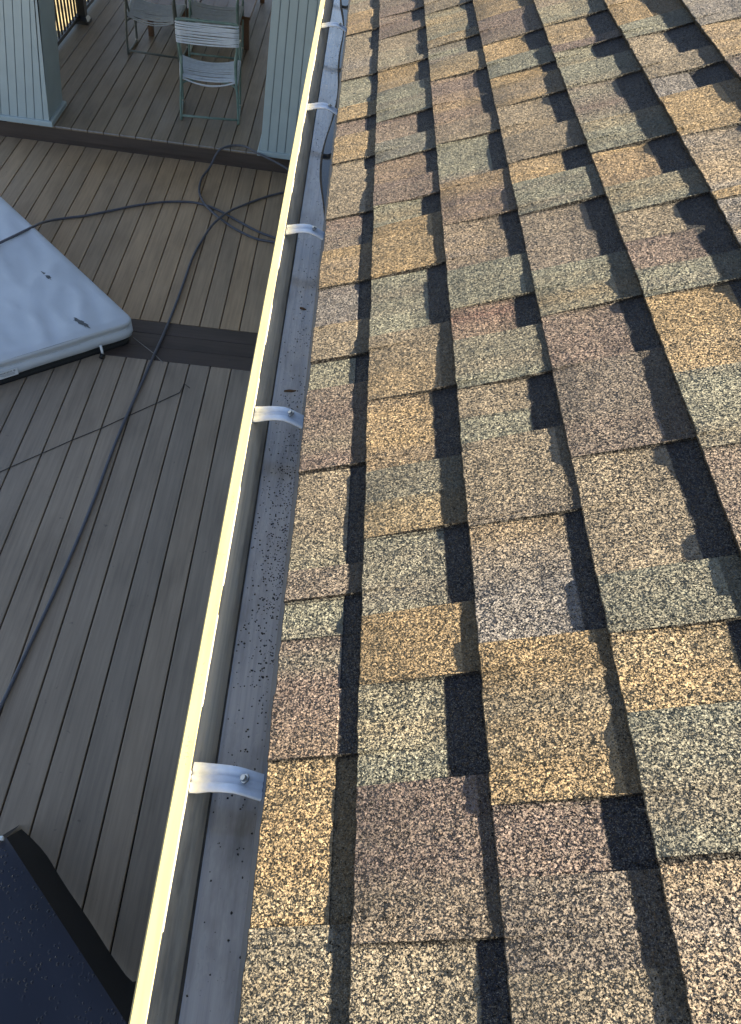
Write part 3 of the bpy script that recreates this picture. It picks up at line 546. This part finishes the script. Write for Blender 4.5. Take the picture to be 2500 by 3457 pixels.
left_x = [(-3.27, -3.10), (-3.13, -2.973), (-3.047, -2.893), (-2.971, -2.827), (-2.899, -2.754), (-2.822, -2.682), (-2.751, -2.616), (-2.675, -2.5765), (-2.621, -2.552)]
lx = [(b, ext(b, -2.552, t, -1.60)) for b, t in left_x]
column('porch_column', 'wide blue grey panelled porch column standing beside the black railing', (zb_, ZT, lx, 7.332, 7.775), None, (-3.32, -2.597, 7.312, 7.795, ZP-0.002, zb_), (-2.95, 7.55, ZP))
right_x = [(-0.720, -0.650), (-0.648, -0.578), (-0.568, -0.507), (-0.490, -0.433), (-0.410, -0.358), (-0.330, -0.283), (-0.25, -0.21)]
lx = [(b, ext(b, -2.552, t, -1.315)) for b, t in right_x]
column('porch_column', 'blue grey panelled porch column beside the rim of the gutter, hose at its foot', (zb_, ZT, lx, 7.313, 7.76), None, (-0.744, -0.20, 7.293, 7.78, ZP-0.002, zb_), (-0.48, 7.54, ZP))
mb = MB(); mb.box((-3.9, 6.75, -0.245), (-0.12, 12.2, -0.10)); mb.box((-3.9, 7.30, -0.60), (-0.12, 7.42, -0.246)); o = mb.build('porch_roof', M['house']); tag(o, 'painted porch roof slab carried by the blue grey columns', 'roof')  # unseen roof; front overhang and header beam added to shade the column
# ================================================================== RAILING
rg = tag(empty('porch_railing', (-3.03, 9.9, ZP)), 'black metal porch railing with thin balusters beyond the left column', 'railing'); ro = Vector((-3.03, 9.9, ZP))
RX = -3.035
def rb(name, a, b, c=0.003):
    mb = MB(); mb.cbox(tuple(Vector(a)-ro), tuple(Vector(b)-ro), c); return mb.build(name, M['rail'], rg)
rb('bottom_rail', (RX-0.02, 7.80, ZP+0.045), (RX+0.02, 11.98, ZP+0.085)); rb('top_rail', (RX-0.03, 7.80, ZP+0.90), (RX+0.03, 11.98, ZP+0.95))
bal = None; y = 7.9
while y < 11.9:
    if abs(y-9.97) > 0.07:
        if bal is None:
            mb = MB(); mb.box((-0.0095, -0.0095, 0.086), (0.0095, 0.0095, 0.899)); bal = mb.build('baluster', M['rail'], rg); bal.location = (RX-ro.x, y-ro.y, 0)
        else:
            c = bal.copy(); COL.objects.link(c); c.parent = rg; c.location = (RX-ro.x, y-ro.y, 0)
    y += 0.108
rb('post', (RX-0.005, 9.915, ZP), (RX+0.085, 10.01, ZP+1.05))
mb = MB(); mb.hexa([tuple(Vector(p)-ro) for p in ((RX-0.035, 9.885, ZP), (RX+0.118, 9.885, ZP), (RX+0.118, 10.04, ZP), (RX-0.035, 10.04, ZP))], [tuple(Vector(p)-ro) for p in ((RX-0.035, 9.885, ZP+0.03), (RX+0.118, 9.885, ZP+0.03), (RX+0.118, 10.04, ZP+0.03), (RX-0.035, 10.04, ZP+0.03))])
mb.hexa([tuple(Vector(p)-ro) for p in ((RX-0.03, 9.89, ZP+0.031), (RX+0.112, 9.89, ZP+0.031), (RX+0.112, 10.035, ZP+0.031), (RX-0.03, 10.035, ZP+0.031))], [tuple(Vector(p)-ro) for p in ((RX-0.008, 9.912, ZP+0.07), (RX+0.088, 9.912, ZP+0.07), (RX+0.088, 10.013, ZP+0.07), (RX-0.008, 10.013, ZP+0.07))])
mb.build('post_skirt', M['rail'], rg)
# ================================================================== CHAIRS
def chair(label, loc, rz, tube, strapm, seed):
    root = tag(empty('strap_chair', loc, rz), label, 'chair', 'strap chairs on the porch'); g = random.Random(seed)
    for s in (-1, 1):
        pts = [(s*0.268, -0.215, 0.030), (s*0.265, -0.218, 0.20), (s*0.248, -0.222, 0.42), (s*0.240, -0.222, 0.545), (s*0.245, -0.195, 0.600), (s*0.255, -0.12, 0.622), (s*0.270, 0.05, 0.632), (s*0.277, 0.16, 0.625), (s*0.280, 0.205, 0.585), (s*0.280, 0.215, 0.40), (s*0.280, 0.222, 0.15), (s*0.280, 0.222, 0.035), (s*0.279, 0.200, 0.014), (s*0.277, 0.05, 0.012), (s*0.274, -0.10, 0.012), (s*0.270, -0.195, 0.013)]
        mb = MB(); mb.tube(spline(pts+[pts[0]], 5)[:-1], 0.0115, 10, closed=True); sf = mb.build('side_frame', tube, root)
        gl = MB(); gl.tube([(s*0.280, 0.215, 0.002), (s*0.280, 0.215, 0.028)], 0.015, 10); gl.build('glide', M['glide'], sf)
    mb = MB(); mb.tube([(-0.268, -0.216, 0.055), (0, -0.215, 0.053), (0.268, -0.216, 0.055)], 0.0105, 10); mb.build('stretcher', tube, root)
    mb = MB(); mb.tube(spline([(-0.252, -0.215, 0.335), (-0.2, -0.16, 0.352), (0, -0.12, 0.362), (0.2, -0.16, 0.352), (0.252, -0.215, 0.335)], 5), 0.0095, 10); mb.build('seat_brace', tube, root)
    mb = MB(); mb.tube(spline([(-0.245, -0.12, 0.40), (-0.252, -0.215, 0.60), (-0.258, -0.25, 0.70), (-0.258, -0.285, 0.880), (-0.240, -0.29, 0.902), (0, -0.296, 0.908), (0.240, -0.29, 0.902), (0.258, -0.285, 0.880), (0.258, -0.25, 0.70), (0.252, -0.215, 0.60), (0.245, -0.12, 0.40)], 6), 0.0115, 10); mb.build('back_frame', tube, root)
    for s in (-1, 1):
        mb = MB(); mb.tube([(s*0.272, 0.205, 0.432), (s*0.266, 0.0, 0.405), (s*0.248, -0.205, 0.372)], 0.010, 10); mb.build('seat_rail', tube, root)
    mb = MB()
    for i in range(24):
        t = (i+0.5)/24; y = -0.20+0.405*t; hx = 0.248+0.026*t; z0 = 0.376+0.058*t; sag = 0.018+0.018*g.random()+(0.03 if i < 2 else 0)+(0.01 if i > 20 else 0); dy = g.uniform(-0.006, 0.006)
        mb.tube([(hx*u_, y+dy*(1-u_*u_), z0+0.008-sag*(1-u_*u_)) for u_ in [k/7-1 for k in range(15)]], 0.0068, 6)
        for s in (-1, 1): mb.tube([(s*hx-0.011*s, y, z0+0.010), (s*hx+0.012*s, y, z0+0.004), (s*hx+0.012*s, y, z0-0.012)], 0.0062, 6)
    mb.build('seat', strapm, root)
    mb = MB()
    for i in range(13):
        t = i/12; z = 0.715+0.168*t; y = -0.253-0.034*t-0.013; sag = g.uniform(0.006, 0.018); tl = g.uniform(-0.008, 0.008)
        mb.tube([(0.262*u_, y-0.0+0.02*(1-u_*u_), z-sag*(1-u_*u_)+tl*u_) for u_ in [k/6-1 for k in range(13)]], 0.0072, 6)
        for s in (-1, 1): mb.tube([(s*0.262, y, z+tl*s), (s*0.272, y+0.012, z+tl*s), (s*0.265, y+0.028, z+tl*s)], 0.0070, 6)
    mb.build('backrest', strapm, root)
    return root
chair('mint green tube chair with bright white straps, nearest chair on the porch', (-1.280, 8.035, ZP), R(6.5), M['mint'], M['strap'], 1)
chair('grey tube chair with dull straps standing nearest the railing', (-2.055, 9.400, ZP), R(-1.5), M['bronze_tube'], M['strap_dull'], 2)
chair('green tube chair half hidden behind the nearest chair, pushed up to the table', (-1.455, 9.585, ZP), R(4), M['mint'], M['strap_dull'], 3)
# low wooden table
TO = Vector((-1.68, 10.6, ZP)); tb = tag(empty('wooden_table', TO), 'low brown wooden table behind the strap chairs on the porch', 'table')
for x0, x1 in ((-2.262, -1.700), (-1.685, -1.108)):
    mb = MB()
    for k in range(4):
        wd = (x1-x0)/4; mb.cbox((x0+k*wd+.001-TO.x, 9.80-TO.y, 0.315), (x0+(k+1)*wd-.001-TO.x, 11.6-TO.y, 0.345), 0.002)
    mb.build('table_top', M['wood'], tb)
for x in (-2.245, -1.18):
    for y in (9.84, 11.5):
        mb = MB(); mb.cbox((x-TO.x, y-TO.y, 0.0), (x+0.055-TO.x, y+0.055-TO.y, 0.314), 0.002); mb.build('leg', M['wood'], tb)
mb = MB(); mb.box((-2.18-TO.x, 9.85-TO.y, 0.24), (-1.19-TO.x, 9.87-TO.y, 0.313)); mb.build('apron', M['wood'], tb)
# ================================================================== HOT TUB AND ITS COVER
CC = Vector((-1.274, 4.555, 0)); E1 = Vector((-0.690, 0.724, 0)); E2 = Vector((-0.772, -0.636, 0)); SZ = 2.15; RC = 0.075
def rmap(a, b, ins=0.0):
    lo, hi = ins, SZ-ins
    a = lo+(hi-lo)*a/SZ; b = lo+(hi-lo)*b/SZ
    r = RC
    ca, sa = (a < lo+r) and lo+r or ((a > hi-r) and hi-r or None), 0
    cb = (b < lo+r) and lo+r or ((b > hi-r) and hi-r or None)
    if ca is not None and cb is not None:
        d = Vector((a-ca, b-cb)); m_ = max(abs(d.x), abs(d.y))
        if d.length > 1e-9: d = d*(m_/d.length); a, b = ca+d.x, cb+d.y
    return CC+E1*a+E2*b
ORG = Vector((CC.x-1.5, CC.y, ZD))
hot = tag(empty('hot_tub', ORG), 'black rim of a sunken hot tub under the grey cover', 'hot tub')
def outline(ins, step=0.04):
    pts = []; nn = int(SZ/step)
    A = [i*SZ/nn for i in range(nn)]
    for a in reversed(A): pts.append((a+SZ/nn, 0.0))
    for b in A: pts.append((0.0, b))
    for a in A: pts.append((a, SZ))
    for b in reversed(A): pts.append((SZ, b+SZ/nn))
    return [rmap(a, b, ins) for a, b in pts]
def band(levels, name, mat, parent, org, wob=0.0):
    mb = MB(); rows = []
    for ins, z in levels:
        o = outline(ins); r_ = []
        for i, p in enumerate(o+[o[0]]):
            nz = MN.noise(Vector((p.x*6, p.y*6, z*9)))*wob
            r_.append((p.x-org.x, p.y-org.y, ZD+z+nz*0.6-org.z))
        rows.append(r_)
    mb.grid(rows); return mb.build(name, mat, parent)
band([(0.03, -0.02), (0.03, 0.045), (0.05, 0.055), (0.30, 0.056)], 'rim', M['black'], hot, ORG)
band([(0.018, 0.0), (0.018, 0.022), (0.029, 0.030)], 'trim_ring', M['black'], hot, ORG)
cv = tag(empty('spa_cover', ORG), 'large grey blue vinyl spa cover lying on the black tub rim', 'spa cover')
mb = MB(); NG = 72; rows = []
for i in range(NG+1):
    r_ = []
    for j in range(NG+1):
        a, b = SZ*i/NG, SZ*j/NG; p = rmap(a, b, 0.004); e = min(a, b, SZ-a, SZ-b)
        wr = 0.010*MN.noise(Vector((p.x*2.2, p.y*2.2, 3)))+0.009*MN.noise(Vector((p.x*9+p.y*4, p.y*3.5, 1)))+0.010*(1-abs(MN.noise(Vector((a*2.2+b*1.5, b*5.0, 8)))))**6
        z = ZD+0.200-0.012*max(0, 1-e/0.03)**2+wr*min(1, e/0.04)
        r_.append((p.x-ORG.x, p.y-ORG.y, z-ORG.z))
    rows.append(r_)
mb.grid([list(reversed(r_)) for r_ in rows]); mb.build('top_panel', M['vinyl'], cv)
band([(0.004, 0.188), (-0.003, 0.178), (0.000, 0.165), (0.010, 0.146), (0.017, 0.134), (0.016, 0.129)], 'edge_band', M['vinyl'], cv, ORG, 0.006)
band([(0.016, 0.1295), (0.000, 0.124), (-0.003, 0.095), (0.001, 0.066), (0.004, 0.064), (0.012, 0.095)], 'skirt_flap', M['vinyl'], cv, ORG, 0.010)
# folded corner of the skirt
p = CC+E1*0.06+E2*0.02
fl = MB(); fl.hexa([(CC.x-0.085-ORG.x, CC.y-0.030-ORG.y, 0.075), (CC.x-0.03-ORG.x, CC.y+0.045-ORG.y, 0.060), (CC.x-0.045-ORG.x, CC.y+0.05-ORG.y, 0.065), (CC.x-0.10-ORG.x, CC.y-0.02-ORG.y, 0.080)], [(CC.x-0.135-ORG.x, CC.y-0.048-ORG.y, 0.128), (CC.x-0.048-ORG.x, CC.y+0.085-ORG.y, 0.150), (CC.x-0.062-ORG.x, CC.y+0.09-ORG.y, 0.150), (CC.x-0.145-ORG.x, CC.y-0.035-ORG.y, 0.130)])
fl.build('folded_corner', M['vinyl'], cv, bevel=0.006)
for (sx, sy, ln_, wd_, sd_) in ((-1.965, 4.93, 0.055, 0.048, 1), (-1.60, 4.435, 0.095, 0.036, 2)):
    st = MB(); N_ = 40; tp_ = []
    for i in range(N_):
        a_ = 6.28318*i/N_; rr = 0.55+0.75*abs(MN.noise(Vector((math.cos(a_)*2.2, math.sin(a_)*2.2, sd_*3.7))))+0.35*MN.noise(Vector((math.cos(a_)*6, math.sin(a_)*6, sd_)))
        tp_.append((sx+(math.cos(a_)*ln_*rr*0.85-math.sin(a_)*wd_*rr*0.5)-ORG.x, sy+(math.sin(a_)*wd_*rr-math.cos(a_)*ln_*rr*0.45)-ORG.y, 0.2128))
    st.add([(sx-ORG.x, sy-ORG.y, 0.2136)]+tp_, [(0, 1+i, 1+(i+1) % N_) for i in range(N_)])
    st.build('stain', M['stain'], cv)
# warning label on the near skirt
OUT = Vector((E2.y, -E2.x, 0)).normalized()
if OUT.dot(CC-(CC+E1)) < 0: OUT = -OUT
lb0 = CC+E2*0.835+OUT*0.0065
def onlab(u_, v_, d): return tuple(lb0+E2*u_+OUT*d+Vector((0, 0, ZD+0.064+0.052*v_))-ORG)
mb = MB(); mb.hexa([onlab(0, 0, 0), onlab(0.145, 0, 0), onlab(0.145, 1, 0), onlab(0, 1, 0)], [onlab(0, 0, 0.002), onlab(0.145, 0, 0.002), onlab(0.145, 1, 0.002), onlab(0, 1, 0.002)])
wl = mb.build('warning_label', M['white'], cv)
def text_mesh(txt, size):
    cu = bpy.data.curves.new('text', 'FONT'); cu.body = txt; cu.size = size; cu.align_x = 'CENTER'; cu.align_y = 'CENTER'; cu.extrude = 0.0002
    to = bpy.data.objects.new('text', cu); COL.objects.link(to); dg = bpy.context.evaluated_depsgraph_get(); dg.update()
    me = bpy.data.meshes.new_from_object(to.evaluated_get(dg)); bpy.data.objects.remove(to); return me
me = text_mesh('WARNING', 0.017); me.materials.append(M['ink']); tx = bpy.data.objects.new('lettering', me); COL.objects.link(tx); tx.parent = wl
c0 = Vector(onlab(0.0745, 0.72, 0.0026)); xx = (-E2).normalized(); yy = (Vector(onlab(0, 1, 0))-Vector(onlab(0, 0, 0))).normalized(); zz = xx.cross(yy)
mt = Matrix((xx, yy, zz)).transposed().to_4x4(); mt.translation = c0; tx.matrix_local = mt
mb = MB()
for i, v in enumerate((0.50, 0.40, 0.30, 0.20)):
    mb.hexa([onlab(0.02, v, 0.0021), onlab(0.125-0.01*i, v, 0.0021), onlab(0.125-0.01*i, v+0.04, 0.0021), onlab(0.02, v+0.04, 0.0021)], [onlab(0.02, v, 0.0024), onlab(0.125-0.01*i, v, 0.0024), onlab(0.125-0.01*i, v+0.04, 0.0024), onlab(0.02, v+0.04, 0.0024)])
for u_ in (0.014, 0.125):
    mb.hexa([onlab(u_, 0.62, 0.0021), onlab(u_+0.012, 0.62, 0.0021), onlab(u_+0.012, 0.86, 0.0021), onlab(u_, 0.86, 0.0021)], [onlab(u_+.003, 0.62, 0.0025), onlab(u_+0.009, 0.62, 0.0025), onlab(u_+0.007, 0.86, 0.0025), onlab(u_+.005, 0.86, 0.0025)])
mb.build('small_print', mat_simple('grey_print', (0.30, 0.31, 0.33), 0.6), wl)
p = CC+E2*0.275+OUT*0.022
mb = MB(); mb.tube([tuple(p+Vector((0, 0, ZD+0.095))-ORG), tuple(p+OUT*0.012+Vector((0, 0, ZD+0.060))-ORG), tuple(p+OUT*0.014+Vector((0, 0, ZD+0.030))-ORG)], 0.009, 8); st = mb.build('latch_strap', M['white'], cv)
mb = MB(); mb.tube([tuple(p+OUT*0.012+Vector((0, 0, ZD+0.034))-ORG), tuple(p+OUT*0.022+E2*0.02+Vector((0, 0, ZD+0.006))-ORG)], 0.014, 8); mb.build('buckle', M['black'], st)
# ================================================================== COVERED ITEM AT THE NEAR CORNER
NO = Vector((-1.2, 0.4, ZD)); nv = tag(empty('furniture_cover', NO), 'dark navy weatherproof cover beaded with rain over a boxy item', 'cover')
ZT2 = ZD+0.9
mb = MB()
ta, tb_ = Vector((-0.830, 0.868, 0)), Vector((-0.376, 0.412, 0)); d_ = (tb_-ta).normalized()
tb2 = tb_+d_*0.75
nrm_ = Vector((d_.y, -d_.x, 0));  nrm_ = -nrm_ if nrm_.x > 0 else nrm_
rows = []
for i in range(41):
    r_ = []
    for j in range(31):
        s_, t_ = i/40, j/30
        p = ta+(tb2-ta)*s_+nrm_*(1.2*t_)
        z = ZT2+0.010*MN.noise(Vector((p.x*4, p.y*4, 2)))-0.02*max(0, 1-s_/0.06)**2-0.012*max(0, 1-t_/0.04)**2-0.04*t_
        r_.append((p.x-NO.x, p.y-NO.y, z-NO.z))
    rows.append(r_)
mb.grid(rows); mb.build('top_sheet', M['navy'], nv)
oa, ob = Vector((-1.000, 1.165, 0)), Vector((-0.480, 0.640, 0))
mb = MB(); rows = []
for i in range(41):
    s_ = i/40; pt = Vector(rows_[0]) if False else None
    tp = ta+(tb2-ta)*s_; zt = ZT2+0.010*MN.noise(Vector((tp.x*4, tp.y*4, 2)))-0.02*max(0, 1-s_/0.06)**2-0.012
    if s_ < 0.47: bp = oa+(ob-oa)*(s_/0.47)+Vector((-0.05, 0.02, 0))*max(0, 1-s_/0.08)**2
    else: bp = ob+(Vector((-0.20, 0.70, 0))-ob)*min(1, (s_-0.47)/0.2) if s_ < 0.67 else Vector((-0.20, 0.70, 0))+(Vector((0.25, -0.4, 0))-Vector((-0.20, 0.70, 0)))*((s_-0.67)/0.33)
    fold = 0.0015*math.sin(s_*30)+0.004*MN.noise(Vector((s_*7, 0, 0)))
    r_ = []
    for j in range(9):
        t_ = j/8; p = tp+(bp-tp)*(t_**1.0); z = zt+(ZD+0.006-zt)*t_
        r_.append((p.x+fold*t_-NO.x, p.y-NO.y, z-NO.z))
    rows.append(r_)
mb.grid([list(reversed(r_)) for r_ in rows]); mb.build('side_panel', M['navy_side'], nv)
# end panel closing the far end
mb = MB(); rows = []
for j in range(21):
    t_ = j/20; tp = ta+nrm_*(1.2*t_); bp = oa+Vector((-0.06, 0.04, 0))+(Vector((-1.9, 0.40, 0))-oa)*t_
    zt = ZT2+0.010*MN.noise(Vector((tp.x*4, tp.y*4, 2)))-0.02-0.012*max(0, 1-t_/0.04)**2-0.04*t_
    rows.append([(tp.x+(bp.x-tp.x)*q_-NO.x, tp.y+(bp.y-tp.y)*q_-NO.y, zt+(ZD+0.006-zt)*q_-NO.z) for q_ in (0, .25, .5, .75, 1)])
mb.grid(rows); mb.build('end_panel', M['navy_side'], nv)
mb = MB(); tp = ta+nrm_*0.035-d_*0.012; mb.hexa([tuple(Vector((tp.x, tp.y, ZT2-0.02))-NO+Vector(v)) for v in ((0, 0, 0), (0.03, 0.004, 0), (0.03, 0.012, 0), (0, 0.008, 0))], [tuple(Vector((tp.x, tp.y, ZT2-0.02))-NO+Vector(v)) for v in ((0, 0, 0.02), (0.03, 0.004, 0.02), (0.03, 0.012, 0.02), (0, 0.008, 0.02))])
mb.build('white_toggle', M['white'], nv)
# ================================================================== HOSE, CORD, SCRATCH
zh = ZD+0.013
H = [(-2.75, 4.75, ZD+0.225), (-2.50, 5.06, ZD+0.222), (-2.395, 5.257, ZD+0.220), (-2.313, 5.404, ZD+0.218), (-2.245, 5.60, ZD+0.190), (-2.275, 5.82, ZD+0.09), (-2.24, 6.00, zh+0.01)]
H += [(x, y, zh) for x, y in ((-2.10, 6.10), (-2.027, 6.14), (-1.841, 6.278), (-1.671, 6.404), (-1.467, 6.52), (-1.248, 6.578), (-1.117, 6.56), (-0.979, 6.496), (-0.808, 6.369), (-0.615, 6.232), (-0.443, 6.157), (-0.25, 6.10), (-0.12, 6.06), (-0.09, 6.00), (-0.16, 5.97), (-0.30, 6.02), (-0.449, 6.088), (-0.627, 6.117), (-0.844, 6.26), (-1.053, 6.477))]
H[-1] = (-1.053, 6.477, zh+0.004)
H += [(-1.158, 6.661, zh), (-1.205, 6.824, zh), (-1.214, 7.048, zh), (-1.167, 7.20, zh+0.03), (-1.085, 7.33, zh+0.15), (-0.90, 7.40, zh+0.178), (-0.70, 7.275, zh+0.172), (-0.45, 7.18, zh+0.12), (-0.20, 7.05, zh+0.02), (0.05, 7.0, zh), (0.20, 7.06, zh), (0.22, 7.2, zh), (0.10, 7.24, zh), (-0.10, 7.20, zh), (-0.30, 7.08, zh)]
H += [(x, y, zh) for x, y in ((-0.459, 6.97), (-0.603, 6.847), (-0.768, 6.667))]+[(-0.895, 6.45, zh+0.022), (-0.989, 6.224, zh+0.022)]
H += [(x, y, zh) for x, y in ((-1.049, 5.968), (-1.079, 5.709), (-1.086, 5.405), (-1.092, 5.12), (-1.109, 4.741), (-1.132, 4.424), (-1.152, 4.13), (-1.177, 3.798), (-1.195, 3.467), (-1.205, 3.07), (-1.224, 2.692), (-1.251, 2.334), (-1.28, 2.029), (-1.31, 1.723), (-1.36, 1.40), (-1.45, 1.0))]
mb = MB(); mb.tube(spline(H, 10), 0.0098, 10); tag(mb.build('hose', M['hose']), 'dark grey hose looping across the deck and over the spa cover', 'hose')
Cd = [(-1.95, 3.05), (-1.785, 3.206), (-1.741, 3.251), (-1.453, 3.53), (-1.308, 3.66), (-1.177, 3.793), (-1.02, 3.949), (-0.895, 4.075), (-0.88, 4.171), (-0.838, 4.132)]
mb = MB(); mb.tube([(x, y, ZD+0.0032) for x, y in Cd], 0.0024, 6); tag(mb.build('string', M['cord']), 'thin dark string lying slantwise across the deck boards', 'string')
tw = MB(); tw.tube([(-1.313, 4.607, ZD+0.003), (-1.145, 4.46, ZD+0.003), (-1.06, 4.366, ZD+0.003)], 0.0026, 6); tag(tw.build('scratch', M['pale']), 'short pale twine on the dark border boards by the cover corner', 'scratch')  # scratch on the border boards, built as a thin pale tube
